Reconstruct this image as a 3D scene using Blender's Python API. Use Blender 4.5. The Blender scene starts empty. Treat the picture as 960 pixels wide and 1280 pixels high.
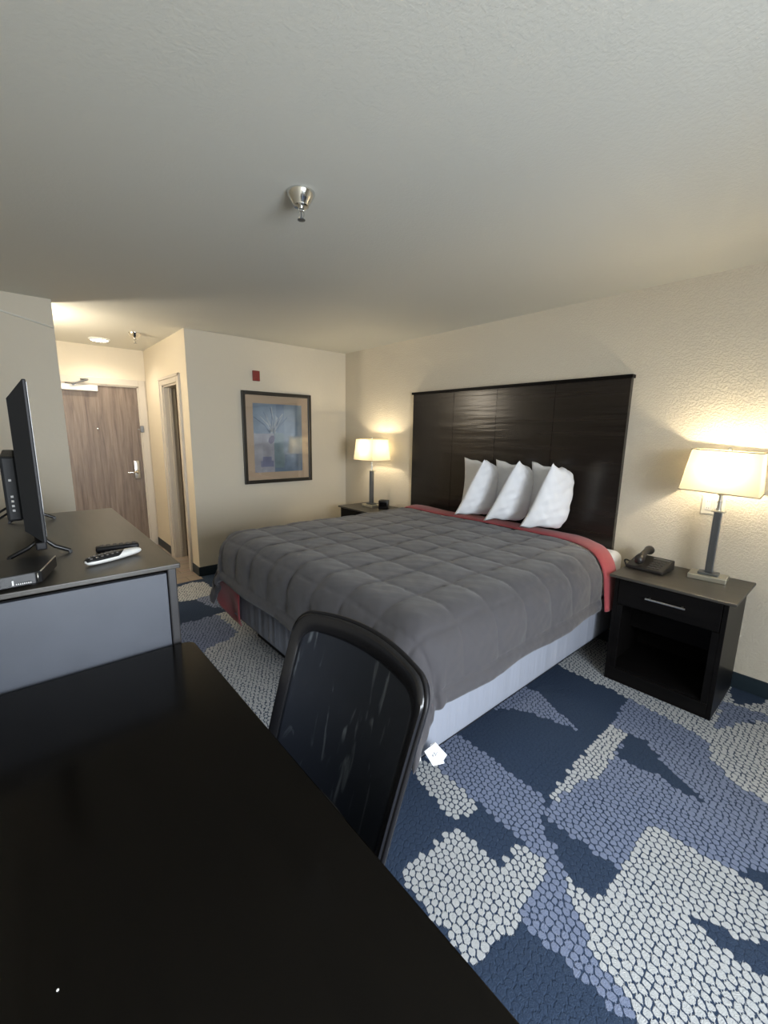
import bpy, bmesh, math, random
import numpy as np
from mathutils import Vector, Matrix
random.seed(7)
PI = math.pi
COL = bpy.context.scene.collection

# ------------------------------------------------------------------ helpers
def tag(o, label=None, cat=None, group=None, kind=None):
    if label: o['label'] = label
    if cat: o['category'] = cat
    if group: o['group'] = group
    if kind: o['kind'] = kind
    return o

def thing(name, label, cat, loc=(0, 0, 0), rz=0.0, group=None):
    o = bpy.data.objects.new(name, None)
    COL.objects.link(o)
    o.empty_display_size = 0.05
    o.location = loc
    o.rotation_euler = (0, 0, rz)
    return tag(o, label, cat, group)

def obj(name, bm, m, parent=None, smooth=False, auto=None):
    """bmesh (already in the parent's local space) -> linked mesh object"""
    me = bpy.data.meshes.new(name)
    bmesh.ops.recalc_face_normals(bm, faces=bm.faces)
    bm.to_mesh(me)
    bm.free()
    for mm in (m if isinstance(m, (list, tuple)) else [m]):
        me.materials.append(mm)
    if smooth:
        me.shade_smooth()
        if auto:
            me.set_sharp_from_angle(angle=auto)
    o = bpy.data.objects.new(name, me)
    COL.objects.link(o)
    if parent: o.parent = parent
    return o

def struct(name, bm, m, parent=None, smooth=False, auto=None):
    o = obj(name, bm, m, parent, smooth, auto)
    if parent is None: o['kind'] = 'structure'
    return o

def copy_tree(o, parent=None):
    c = o.copy(); COL.objects.link(c)
    if parent: c.parent = parent
    for ch in list(o.children):
        copy_tree(ch, c)
    return c

def BM(): return bmesh.new()

def box(bm, x0, x1, y0, y1, z0, z1, bev=0.0, seg=2, mi=0, mat=None):
    r = bmesh.ops.create_cube(bm, size=1.0)
    vs = r['verts']
    for v in vs:
        v.co = Vector(((x0+x1)/2 + v.co.x*(x1-x0), (y0+y1)/2 + v.co.y*(y1-y0), (z0+z1)/2 + v.co.z*(z1-z0)))
    fs = set(f for v in vs for f in v.link_faces)
    for f in fs: f.material_index = mi
    if bev > 0:
        es = list(set(e for v in vs for e in v.link_edges))
        rr = bmesh.ops.bevel(bm, geom=es, offset=bev, segments=seg, profile=0.5, affect='EDGES')
        vs = list(set(v for f in rr['faces'] for v in f.verts) | set(v for v in vs if v.is_valid))
        for f in set(f for v in vs for f in v.link_faces): f.material_index = mi
    if mat is not None:
        for v in vs: v.co = mat @ v.co
    return bm

def lathe(bm, prof, cx=0, cy=0, seg=32, caps=True, mi=0):
    """prof: list of (r, z)"""
    rings = []
    for r, z in prof:
        rings.append([bm.verts.new((cx + r*math.cos(2*PI*k/seg), cy + r*math.sin(2*PI*k/seg), z)) for k in range(seg)])
    for a, b in zip(rings[:-1], rings[1:]):
        for k in range(seg):
            f = bm.faces.new((a[k], a[(k+1) % seg], b[(k+1) % seg], b[k])); f.material_index = mi
    if caps:
        bm.faces.new(rings[0]).material_index = mi; bm.faces.new(rings[-1]).material_index = mi
    return bm

def tube(bm, pts, r, seg=8, closed=False, mi=0, rb=None):
    """sweep a circle (or ellipse r, rb) along a polyline"""
    pts = [Vector(p) for p in pts]
    n = len(pts); rings = []
    up = Vector((0, 0, 1))
    prev = None
    for i, p in enumerate(pts):
        a = pts[(i-1) % n] if (closed or i > 0) else p
        b = pts[(i+1) % n] if (closed or i < n-1) else p
        t = (b-a).normalized()
        if prev is None:
            s = t.cross(up)
            if s.length < 1e-3: s = t.cross(Vector((1, 0, 0)))
        else:
            s = prev - t*prev.dot(t)
        s.normalize(); prev = s
        u = s.cross(t)
        rr = r[i] if isinstance(r, (list, tuple)) else r
        r2 = rr if rb is None else rb
        rings.append([bm.verts.new(p + s*rr*math.cos(2*PI*k/seg) + u*r2*math.sin(2*PI*k/seg)) for k in range(seg)])
    m = n if closed else n-1
    for i in range(m):
        a, b = rings[i], rings[(i+1) % n]
        for k in range(seg):
            bm.faces.new((a[k], a[(k+1) % seg], b[(k+1) % seg], b[k])).material_index = mi
    if not closed:
        bm.faces.new(rings[0]).material_index = mi; bm.faces.new(rings[-1]).material_index = mi
    return bm

def prism(bm, pts, fn, t0, t1, mi=0):
    """extrude polygon pts (2D) between t0 and t1; fn(u, v, t) -> xyz"""
    a = [bm.verts.new(fn(u, v, t0)) for u, v in pts]
    b = [bm.verts.new(fn(u, v, t1)) for u, v in pts]
    bm.faces.new(a).material_index = mi; bm.faces.new(b[::-1]).material_index = mi
    n = len(pts)
    for i in range(n):
        bm.faces.new((a[i], a[(i+1) % n], b[(i+1) % n], b[i])).material_index = mi
    return bm

def grid_surf(bm, nu, nv, fn, mi=0, close_v=False):
    g = [[bm.verts.new(fn(i/(nu-1), j/(nv if close_v else nv-1))) for j in range(nv)] for i in range(nu)]
    for i in range(nu-1):
        for j in range(nv if close_v else nv-1):
            j2 = (j+1) % nv
            bm.faces.new((g[i][j], g[i+1][j], g[i+1][j2], g[i][j2])).material_index = mi
    return g

def bevel_mod(o, w, seg=2):
    m = o.modifiers.new('bevel', 'BEVEL'); m.width = w; m.segments = seg; m.limit_method = 'ANGLE'; m.angle_limit = math.radians(40)
    return o

def wfn(x, y, z):  # smooth pseudo-noise, -1..1
    return (math.sin(x*1.7+y*2.3+z*1.1+.4) + math.sin(x*3.1-y*1.9+z*2.7+1.7) + math.sin(-x*2.3+y*4.1+z*3.3+2.9) + math.sin(x*5.3+y*3.7-z*4.9+.8))/4

# ------------------------------------------------------------------ materials
def mat(name, col, rough=0.5, metal=0.0, bump=None, var=None, spec=0.5, emit=None, alpha=None, trans=0.0, coat=0.0, sheen=0.0):
    m = bpy.data.materials.new(name); m.use_nodes = True
    nt = m.node_tree; b = nt.nodes['Principled BSDF']
    c4 = (col[0], col[1], col[2], 1)
    b.inputs['Base Color'].default_value = c4
    b.inputs['Roughness'].default_value = rough
    b.inputs['Metallic'].default_value = metal
    b.inputs['Specular IOR Level'].default_value = spec
    b.inputs['Transmission Weight'].default_value = trans
    b.inputs['Coat Weight'].default_value = coat
    b.inputs['Sheen Weight'].default_value = sheen
    if emit:
        b.inputs['Emission Color'].default_value = (*emit[0], 1); b.inputs['Emission Strength'].default_value = emit[1]
    tc = nt.nodes.new('ShaderNodeTexCoord')
    if var:   # (scale, amount, detail) colour variation
        n = nt.nodes.new('ShaderNodeTexNoise'); n.inputs['Scale'].default_value = var[0]; n.inputs['Detail'].default_value = 4
        mp = nt.nodes.new('ShaderNodeMapping')
        if len(var) > 2: mp.inputs['Scale'].default_value = var[2]
        nt.links.new(tc.outputs['Object'], mp.inputs['Vector']); nt.links.new(mp.outputs[0], n.inputs['Vector'])
        r = nt.nodes.new('ShaderNodeValToRGB')
        k = var[1]
        r.color_ramp.elements[0].position = .3; r.color_ramp.elements[1].position = .7
        r.color_ramp.elements[0].color = (col[0]*(1-k), col[1]*(1-k), col[2]*(1-k), 1)
        r.color_ramp.elements[1].color = (min(1, col[0]*(1+k)), min(1, col[1]*(1+k)), min(1, col[2]*(1+k)), 1)
        nt.links.new(n.outputs['Fac'], r.inputs['Fac']); nt.links.new(r.outputs['Color'], b.inputs['Base Color'])
    if bump:  # (scale, strength, distance)
        n = nt.nodes.new('ShaderNodeTexNoise'); n.inputs['Scale'].default_value = bump[0]; n.inputs['Detail'].default_value = 3
        if len(bump) > 3:
            mp = nt.nodes.new('ShaderNodeMapping'); mp.inputs['Scale'].default_value = bump[3]
            nt.links.new(tc.outputs['Object'], mp.inputs['Vector']); nt.links.new(mp.outputs[0], n.inputs['Vector'])
        else:
            nt.links.new(tc.outputs['Object'], n.inputs['Vector'])
        bp = nt.nodes.new('ShaderNodeBump'); bp.inputs['Strength'].default_value = bump[1]; bp.inputs['Distance'].default_value = bump[2]
        nt.links.new(n.outputs['Fac'], bp.inputs['Height']); nt.links.new(bp.outputs[0], b.inputs['Normal'])
    return m

def orange_peel(name, col, scale=100, strength=.42, dist=.004):
    m = mat(name, col, .75, spec=.25)
    nt = m.node_tree; b = nt.nodes['Principled BSDF']
    tc = nt.nodes.new('ShaderNodeTexCoord')
    n = nt.nodes.new('ShaderNodeTexNoise'); n.inputs['Scale'].default_value = scale; n.inputs['Detail'].default_value = 2
    r = nt.nodes.new('ShaderNodeValToRGB'); r.color_ramp.elements[0].position = .42; r.color_ramp.elements[1].position = .58
    bp = nt.nodes.new('ShaderNodeBump'); bp.inputs['Strength'].default_value = strength; bp.inputs['Distance'].default_value = dist
    nt.links.new(tc.outputs['Object'], n.inputs['Vector']); nt.links.new(n.outputs['Fac'], r.inputs['Fac'])
    nt.links.new(r.outputs['Color'], bp.inputs['Height']); nt.links.new(bp.outputs[0], b.inputs['Normal'])
    return m

WALL = (.66, .60, .49)
M = {}
M['wall'] = orange_peel('wall_paint', WALL)
M['wall_smooth'] = orange_peel('wall_paint_fine', WALL, 30, .10, .003)
M['ceiling'] = orange_peel('ceiling_paint', (.69, .685, .625), 90, .10, .003)
M['base_navy'] = mat('navy_vinyl_base', (.012, .024, .034), .5)
M['casing'] = mat('casing_paint', (.52, .48, .42), .45)
M['espresso'] = mat('espresso_laminate', (.0058, .0052, .0050), .36, var=(30, .25, (1, .08, 1)), spec=.09)
M['espresso_h'] = mat('espresso_headboard', (.016, .012, .010), .24, bump=(3.0, .18, .02, (.5, .35, 4.5)), var=(6, .2, (1, .1, 4)))
M['desk'] = mat('espresso_desk', (.0034, .0027, .0020), .17, var=(30, .2, (1, .08, 1)), spec=.16)
M['dresser_top'] = mat('sheened_top_laminate', (.050, .045, .038), .36, var=(30, .2, (1, .08, 1)))  # dark laminate with ceiling and wall sheen put into its base colour
M['sheened'] = mat('sheened_end_panel', (.070, .078, .098), .45, var=(8, .06))  # window reflection on the dark end panel, put into a blue-grey base
M['silver'] = mat('brushed_silver', (.62, .61, .58), .28, 1.0)
M['chrome'] = mat('chrome', (.75, .75, .73), .12, 1.0)
M['pewter'] = mat('pewter_metal', (.20, .21, .22), .34, .85)
M['nickel_plate'] = mat('nickel_plate', (.66, .63, .53), .3, .8)
M['comforter'] = mat('charcoal_comforter', (.062, .059, .065), .78, bump=(38, .15, .003), sheen=.25, spec=.25)
M['red'] = mat('red_lining', (.30, .045, .052), .8, bump=(40, .3, .003), sheen=.2)
M['white_cloth'] = mat('white_cotton', (.78, .79, .82), .8, bump=(24, .35, .006), sheen=.1)
M['sheet'] = mat('white_sheet', (.75, .76, .80), .8, bump=(15, .3, .004))
M['boxspring'] = mat('box_spring_fabric', (.27, .29, .345), .75, bump=(9, .5, .025, (2.2, 2.2, .12)))
M['black_fabric'] = mat('black_fabric', (.008, .008, .009), .8)
M['black_plastic'] = mat('black_plastic', (.010, .010, .011), .35)
M['dark_plastic'] = mat('charcoal_plastic', (.013, .013, .015), .42, spec=.22)
M['tv_back'] = mat('tv_back_plastic', (.019, .020, .022), .5, spec=.25)
M['screen'] = mat('tv_screen', (.003, .003, .004), .08)
M['white_plastic'] = mat('white_plastic', (.72, .72, .70), .4)
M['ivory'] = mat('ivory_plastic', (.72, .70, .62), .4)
M['red_plastic'] = mat('red_plastic', (.22, .025, .02), .5)
M['chair_frame'] = mat('chair_frame_black', (.012, .012, .014), .24, bump=(60, .1, .001))
M['carpet_navy'] = None
M['vase_dark'] = mat('art_slate', (.20, .22, .30), .8)
M['mat_board'] = mat('tan_mat_board', (.50, .37, .25), .8)
M['frame'] = mat('bronze_frame', (.022, .018, .012), .35)
M['white_mark'] = mat('white_print', (.65, .65, .65), .6)
M['grey_mark'] = mat('grey_print', (.12, .12, .13), .6)
M['bulb_metal'] = mat('bulb_socket', (.5, .48, .42), .3, 1)
M['key'] = mat('phone_keys', (.07, .065, .062), .5)
M['keyface'] = mat('phone_body', (.020, .018, .017), .32)
M['label_card'] = mat('phone_card', (.16, .15, .14), .6)
M['glassy'] = mat('crystal_glass', (.9, .9, .9), .05, trans=1.0)
M['rubber'] = mat('rubber', (.01, .01, .01), .7)
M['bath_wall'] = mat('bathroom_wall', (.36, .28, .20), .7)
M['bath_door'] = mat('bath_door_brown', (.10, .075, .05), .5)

def wood_door():
    m = mat('grey_oak_laminate', (.25, .195, .155), .42)
    nt = m.node_tree; b = nt.nodes['Principled BSDF']
    tc = nt.nodes.new('ShaderNodeTexCoord'); mp = nt.nodes.new('ShaderNodeMapping')
    mp.inputs['Scale'].default_value = (9, 9, .55)
    n = nt.nodes.new('ShaderNodeTexNoise'); n.inputs['Scale'].default_value = 3.2; n.inputs['Detail'].default_value = 7; n.inputs['Roughness'].default_value = .65
    n.inputs['Distortion'].default_value = .5
    r = nt.nodes.new('ShaderNodeValToRGB')
    r.color_ramp.elements[0].position = .32; r.color_ramp.elements[0].color = (.105, .075, .058, 1)
    r.color_ramp.elements[1].position = .68; r.color_ramp.elements[1].color = (.235, .185, .15, 1)
    nt.links.new(tc.outputs['Object'], mp.inputs[0]); nt.links.new(mp.outputs[0], n.inputs['Vector'])
    nt.links.new(n.outputs['Fac'], r.inputs[0]); nt.links.new(r.outputs[0], b.inputs['Base Color'])
    return m
M['oak'] = wood_door()

def vinyl_planks():
    m = mat('pale_vinyl_planks', (.42, .36, .30), .4)
    nt = m.node_tree; b = nt.nodes['Principled BSDF']
    tc = nt.nodes.new('ShaderNodeTexCoord'); mp = nt.nodes.new('ShaderNodeMapping')
    mp.inputs['Scale'].default_value = (1, 1, 1)
    br = nt.nodes.new('ShaderNodeTexBrick'); br.inputs['Scale'].default_value = 1
    br.inputs['Brick Width'].default_value = 1.2; br.inputs['Row Height'].default_value = .15; br.inputs['Mortar Size'].default_value = .0025
    br.inputs['Color1'].default_value = (.40, .33, .27, 1); br.inputs['Color2'].default_value = (.32, .265, .22, 1); br.inputs['Mortar'].default_value = (.12, .10, .09, 1)
    n = nt.nodes.new('ShaderNodeTexNoise'); n.inputs['Scale'].default_value = 7; n.inputs['Detail'].default_value = 5
    mp2 = nt.nodes.new('ShaderNodeMapping'); mp2.inputs['Scale'].default_value = (.6, 7, 1)
    mx = nt.nodes.new('ShaderNodeMix'); mx.data_type = 'RGBA'; mx.blend_type = 'MULTIPLY'; mx.inputs['Factor'].default_value = .5
    nt.links.new(tc.outputs['Object'], mp.inputs[0]); nt.links.new(mp.outputs[0], br.inputs['Vector'])
    nt.links.new(tc.outputs['Object'], mp2.inputs[0]); nt.links.new(mp2.outputs[0], n.inputs['Vector'])
    nt.links.new(br.outputs['Color'], mx.inputs[6]); nt.links.new(n.outputs['Color'], mx.inputs[7]); nt.links.new(mx.outputs[2], b.inputs['Base Color'])
    return m
M['vinyl'] = vinyl_planks()

def carpet_mat():
    m = mat('patterned_carpet', (.02, .03, .05), .92, spec=.15)
    nt = m.node_tree; b = nt.nodes['Principled BSDF']; L = nt.links.new
    at = nt.nodes.new('ShaderNodeAttribute'); at.attribute_name = 'zones'
    sp = nt.nodes.new('ShaderNodeSeparateColor'); L(at.outputs['Color'], sp.inputs[0])
    tc = nt.nodes.new('ShaderNodeTexCoord')
    def math_(op, a, bb):
        n = nt.nodes.new('ShaderNodeMath'); n.operation = op
        for i, v in enumerate((a, bb)):
            if isinstance(v, (int, float)): n.inputs[i].default_value = v
            else: L(v, n.inputs[i])
        return n.outputs[0]
    nz = nt.nodes.new('ShaderNodeTexNoise'); nz.inputs['Scale'].default_value = 260; nz.inputs['Detail'].default_value = 2
    L(tc.outputs['Object'], nz.inputs['Vector'])
    # dot = inside its cell, away from the seam to the next cell
    thr = math_('MULTIPLY_ADD', nz.outputs['Fac'], .20); thr.node.inputs[2].default_value = .10
    d = math_('SUBTRACT', sp.outputs['Blue'], thr)
    dot = nt.nodes.new('ShaderNodeMapRange'); dot.inputs['From Min'].default_value = -.03; dot.inputs['From Max'].default_value = .06
    L(d, dot.inputs['Value'])
    isw = math_('GREATER_THAN', sp.outputs['Green'], .5); isb = math_('GREATER_THAN', sp.outputs['Red'], .5)
    fine = nt.nodes.new('ShaderNodeTexNoise'); fine.inputs['Scale'].default_value = 120; fine.inputs['Detail'].default_value = 3
    L(tc.outputs['Object'], fine.inputs['Vector'])
    def mix(f, a, c):
        n = nt.nodes.new('ShaderNodeMix'); n.data_type = 'RGBA'
        L(f, n.inputs['Factor'])
        for s, v in ((6, a), (7, c)):
            if isinstance(v, tuple): n.inputs[s].default_value = (*v, 1)
            else: L(v, n.inputs[s])
        return n.outputs[2]
    navy = mix(fine.outputs['Fac'], (.018, .030, .058), (.042, .066, .115))
    navy_d = mix(math_('MULTIPLY', dot.outputs[0], .25), navy, (.040, .060, .100))
    blue = mix(fine.outputs['Fac'], (.14, .17, .26), (.23, .27, .38))
    white = mix(fine.outputs['Fac'], (.37, .385, .40), (.55, .565, .57))
    dc = mix(isw, blue, white)
    zone = math_('MAXIMUM', isw, isb)
    out = mix(math_('MULTIPLY', dot.outputs[0], zone), navy_d, dc)
    L(out, b.inputs['Base Color'])
    bp = nt.nodes.new('ShaderNodeBump'); bp.inputs['Strength'].default_value = .5; bp.inputs['Distance'].default_value = .004
    L(math_('ADD', dot.outputs[0], nz.outputs['Fac']), bp.inputs['Height']); L(bp.outputs[0], b.inputs['Normal'])
    return m
M['carpet'] = carpet_mat()

def shade_mat():
    m = bpy.data.materials.new('lamp_shade_linen'); m.use_nodes = True
    nt = m.node_tree; nt.nodes.remove(nt.nodes['Principled BSDF']); out = nt.nodes['Material Output']; L = nt.links.new
    d = nt.nodes.new('ShaderNodeBsdfDiffuse'); d.inputs['Color'].default_value = (.66, .63, .53, 1)
    t = nt.nodes.new('ShaderNodeBsdfTranslucent'); t.inputs['Color'].default_value = (.40, .365, .27, 1)
    mx = nt.nodes.new('ShaderNodeMixShader'); mx.inputs[0].default_value = .5
    n = nt.nodes.new('ShaderNodeTexNoise'); n.inputs['Scale'].default_value = 300
    tc = nt.nodes.new('ShaderNodeTexCoord'); bp = nt.nodes.new('ShaderNodeBump'); bp.inputs['Strength'].default_value = .1
    L(tc.outputs['Object'], n.inputs['Vector']); L(n.outputs['Fac'], bp.inputs['Height']); L(bp.outputs[0], d.inputs['Normal'])
    L(d.outputs[0], mx.inputs[1]); L(t.outputs[0], mx.inputs[2]); L(mx.outputs[0], out.inputs['Surface'])
    return m
M['shade'] = shade_mat()
M['trim_tape'] = mat('shade_binding', (.22, .19, .12), .7)
def emis(name, col, s):
    m = bpy.data.materials.new(name); m.use_nodes = True
    nt = m.node_tree; nt.nodes.remove(nt.nodes['Principled BSDF'])
    e = nt.nodes.new('ShaderNodeEmission'); e.inputs['Color'].default_value = (*col, 1); e.inputs['Strength'].default_value = s
    nt.links.new(e.outputs[0], nt.nodes['Material Output'].inputs['Surface'])
    return m
M['down'] = emis('downlight_glow', (1, .93, .82), 14)
M['bulb'] = emis('bulb_glow', (1, .83, .58), 20)

def glass_pane():
    m = bpy.data.materials.new('clear_pane'); m.use_nodes = True
    nt = m.node_tree; nt.nodes.remove(nt.nodes['Principled BSDF']); L = nt.links.new
    t = nt.nodes.new('ShaderNodeBsdfTransparent'); g = nt.nodes.new('ShaderNodeBsdfGlossy'); g.inputs['Roughness'].default_value = .03
    fr = nt.nodes.new('ShaderNodeFresnel'); fr.inputs['IOR'].default_value = 1.55
    mx = nt.nodes.new('ShaderNodeMixShader'); L(fr.outputs[0], mx.inputs[0]); L(t.outputs[0], mx.inputs[1]); L(g.outputs[0], mx.inputs[2])
    L(mx.outputs[0], nt.nodes['Material Output'].inputs['Surface'])
    return m
M['pane'] = glass_pane()

def mesh_fabric():
    m = bpy.data.materials.new('chair_mesh_fabric'); m.use_nodes = True
    nt = m.node_tree; b = nt.nodes['Principled BSDF']; L = nt.links.new
    b.inputs['Base Color'].default_value = (.010, .012, .017, 1); b.inputs['Roughness'].default_value = .55
    tc = nt.nodes.new('ShaderNodeTexCoord')
    # scuffs: pale streaks rubbed into the fabric
    mp = nt.nodes.new('ShaderNodeMapping'); mp.inputs['Rotation'].default_value = (.55, 0, 0); mp.inputs['Scale'].default_value = (1, 34, 7)
    n = nt.nodes.new('ShaderNodeTexNoise'); n.inputs['Scale'].default_value = 1.0; n.inputs['Detail'].default_value = 2.5; n.inputs['Distortion'].default_value = .8
    r = nt.nodes.new('ShaderNodeValToRGB'); r.color_ramp.elements[0].position = .60; r.color_ramp.elements[1].position = .76
    L(tc.outputs['Object'], mp.inputs[0]); L(mp.outputs[0], n.inputs['Vector']); L(n.outputs['Fac'], r.inputs[0])
    mx = nt.nodes.new('ShaderNodeMix'); mx.data_type = 'RGBA'; mx.inputs[6].default_value = (.014, .018, .028, 1); mx.inputs[7].default_value = (.13, .15, .17, 1)
    L(r.outputs[0], mx.inputs['Factor']); L(mx.outputs[2], b.inputs['Base Color'])
    # tiny weave holes
    wv = nt.nodes.new('ShaderNodeTexChecker'); wv.inputs['Scale'].default_value = 420
    L(tc.outputs['Object'], wv.inputs['Vector'])
    al = nt.nodes.new('ShaderNodeMapRange'); al.inputs['To Min'].default_value = .93; al.inputs['To Max'].default_value = 1.0
    L(wv.outputs['Fac'], al.inputs['Value']); L(al.outputs[0], b.inputs['Alpha'])
    bp = nt.nodes.new('ShaderNodeBump'); bp.inputs['Strength'].default_value = .3; bp.inputs['Distance'].default_value = .001
    L(wv.outputs['Fac'], bp.inputs['Height']); L(bp.outputs[0], b.inputs['Normal'])
    return m
M['mesh'] = mesh_fabric()

# ------------------------------------------------------------------ dimensions (metres)
H = 2.44
XR = 3.187      # headboard wall
XLW = -.185     # left wall behind desk and dresser
YF = 4.43       # picture wall
YD = 6.07       # entrance door wall
YW = -1.70      # window wall (behind the camera)
XH = 1.325      # hallway right wall
XB, YB = .328, 4.196   # corner of the closet block

# ------------------------------------------------------------------ carpet floor
POLYS = [
(1, [(2.237,.717),(2.566,.746),(2.52,.327),(2.354,.308),(2.254,.207),(2.239,.084),(2.2,.055),(1.835,.011),(1.838,.054),(1.77,.098),(1.737,.384),(1.54,.38),(1.454,.382),(1.446,.658),(1.533,.688),(1.742,.65)]),
(1, [(1.863,1.185),(2.173,1.214),(2.211,1.13),(2.135,.965),(2.057,.795),(2.01,.968),(1.961,1.109)]),
(2, [(2.237,.717),(2.231,.623),(1.809,.608),(1.742,.65),(1.544,.667),(1.546,.699),(1.872,.71)]),
(0, [(2.236,.619),(2.251,.55),(2.153,.459),(2.087,.376),(2.052,.293),(2.021,.217),(2.016,.285),(2.045,.411),(2.016,.607)]),
(2, [(1.737,.384),(1.77,.098),(1.771,-.002),(1.573,-.025),(1.527,.047),(1.507,.092),(1.47,.167),(1.452,.223),(1.458,.113),(1.443,.034),(1.464,-.037),(1.261,-.072),(1.036,.119),(1.07,.184),(1.098,.233),(1.132,.322),(1.222,.43),(1.291,.491),(1.292,.383),(1.454,.382)]),
(1, [(1.482,1.245),(1.56,1.192),(1.533,.688),(1.443,.665),(1.421,.661),(1.359,.563),(1.295,.493),(1.222,.43),(1.132,.322),(1.098,.233),(1.053,.16),(1.051,.216),(1.04,.523),(1.236,.543),(1.288,.564),(1.286,.659),(1.295,.888),(1.318,1.123),(1.315,1.223)]),
(2, [(1.22,1.26),(1.313,1.143),(1.295,.888),(1.27,.859),(1.148,.867),(1.198,1.133)]),
(2, [(1.138,.865),(1.148,.662),(1.283,.657),(1.288,.564),(1.236,.543),(1.04,.523),(.835,.531),(.842,.866)]),
(2, [(2.583,1.22),(2.6,1.6),(3.2,1.6),(3.2,1.066),(3.2,.382),(2.964,.335),(3.127,.2),(3.2,.227),(3.2,.145),(3.008,.119),(2.971,.282),(2.966,.381),(2.639,.343),(2.923,.19),(2.964,.114),(2.252,.036),(2.239,.084),(2.254,.207),(2.354,.308),(2.493,.349),(2.558,.743)]),
(1, [(2.966,.381),(2.971,.282),(3.008,.119),(2.912,.108),(2.906,.204),(2.628,.344)]),
(2, [(.922,4.073),(.9,4.2),(1.2,4.3),(1.298,4.24),(1.314,4.053),(1.296,3.861),(1.09,3.833),(.87,3.87)]),
(1, [(1.09,3.833),(1.296,3.861),(1.279,3.42),(1.203,3.47),(1.128,3.624)]),
(1, [(.748,3.386),(.851,3.38),(1.127,3.388),(1.138,3.01),(1.095,2.93),(.883,2.865),(.78,2.805),(.622,2.889)]),
(2, [(1.127,3.388),(1.252,3.412),(1.386,3.535),(1.341,2.967),(1.264,2.85),(1.095,2.93),(1.138,3.01)]),
(2, [(.883,2.865),(1.107,2.934),(1.28,2.837),(1.236,2.297),(.98,1.6),(.7,1.5),(.65,2.4),(.78,2.805)]),
# beyond the photo's view: the same kind of patches carried on
(1, [(.45,.9),(.8,.9),(.8,1.5),(.45,1.4)]), (2, [(1.9,-.1),(2.9,-.1),(2.9,-.8),(2.2,-.7)]), (1, [(.6,-.2),(1.3,-.15),(1.4,-.9),(.7,-1)]),
(1, [(1.5,1.5),(2.4,1.4),(2.4,2.6),(1.6,2.4)]), (1, [(1.5,3.5),(2.5,3.4),(2.6,4.2),(1.6,4.2)]),
]
def build_carpet():
    rs = np.random.RandomState(3)
    xs = np.concatenate([np.arange(XLW, .36, .07), np.arange(.38, 1.9, .005), np.arange(1.9, XR, .0065), [XR]])
    ys = np.concatenate([np.arange(YW, -.22, .09), np.arange(-.2, 1.3, .005), np.arange(1.3, YF, .0085), [YF]])
    X, Y = np.meshgrid(xs, ys, indexing='ij')
    # seeds on a jittered hexagonal lattice
    s = .0262; rh = s*math.sqrt(3)/2
    ni = int((XR - XLW)/s) + 6; nj = int((YF - YW)/rh) + 6
    I, J = np.meshgrid(np.arange(ni), np.arange(nj), indexing='ij')
    SX = XLW - 2*s + (I + .5*(J % 2))*s + rs.uniform(-.24, .24, I.shape)*s
    SY = YW - 2*rh + J*rh + rs.uniform(-.24, .24, I.shape)*s
    zone = np.zeros(I.shape, np.int32)
    def inside(px, py, poly):
        r = np.zeros(px.shape, bool); n = len(poly)
        for k in range(n):
            x1, y1 = poly[k]; x2, y2 = poly[(k+1) % n]
            if y1 == y2: continue
            c = ((y1 > py) != (y2 > py)) & (px < (x2-x1)*(py-y1)/(y2-y1) + x1)
            r ^= c
        return r
    for z, poly in POLYS:
        zone[inside(SX, SY, poly)] = z
    pj = np.round((Y - (YW - 2*rh))/rh).astype(int)
    d1 = np.full(X.shape, 9.); d2 = np.full(X.shape, 9.); z1 = np.zeros(X.shape, np.int32)
    for dj in (-2, -1, 0, 1, 2):
        jj = np.clip(pj + dj, 0, nj-1)
        pi_ = np.round((X - (XLW - 2*s))/s - .5*(jj % 2)).astype(int)
        for di in (-2, -1, 0, 1, 2):
            ii = np.clip(pi_ + di, 0, ni-1)
            d = np.hypot(X - SX[ii, jj], Y - SY[ii, jj])
            near = d < d1
            d2 = np.where(near, d1, np.minimum(d2, d)); z1 = np.where(near, zone[ii, jj], z1); d1 = np.where(near, d, d1)
    val = np.clip((d2 - d1)/.020, 0, 1)
    nx, ny = X.shape
    co = np.stack([X, Y, np.zeros_like(X)], -1).reshape(-1, 3).astype(np.float32)
    idx = np.arange(nx*ny).reshape(nx, ny)
    q = np.stack([idx[:-1, :-1], idx[1:, :-1], idx[1:, 1:], idx[:-1, 1:]], -1).reshape(-1, 4).astype(np.int32)
    me = bpy.data.meshes.new('floor')
    me.vertices.add(len(co)); me.vertices.foreach_set('co', co.ravel())
    me.loops.add(q.size); me.loops.foreach_set('vertex_index', q.ravel())
    me.polygons.add(len(q)); me.polygons.foreach_set('loop_start', np.arange(0, q.size, 4, dtype=np.int32))
    me.update(calc_edges=True)
    ca = me.color_attributes.new('zones', 'FLOAT_COLOR', 'POINT')
    c = np.stack([(z1 == 1), (z1 == 2), val, np.ones_like(val)], -1).reshape(-1).astype(np.float32)
    ca.data.foreach_set('color', c)
    me.materials.append(M['carpet'])
    o = bpy.data.objects.new('floor', me); COL.objects.link(o); o['kind'] = 'structure'
build_carpet()

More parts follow.
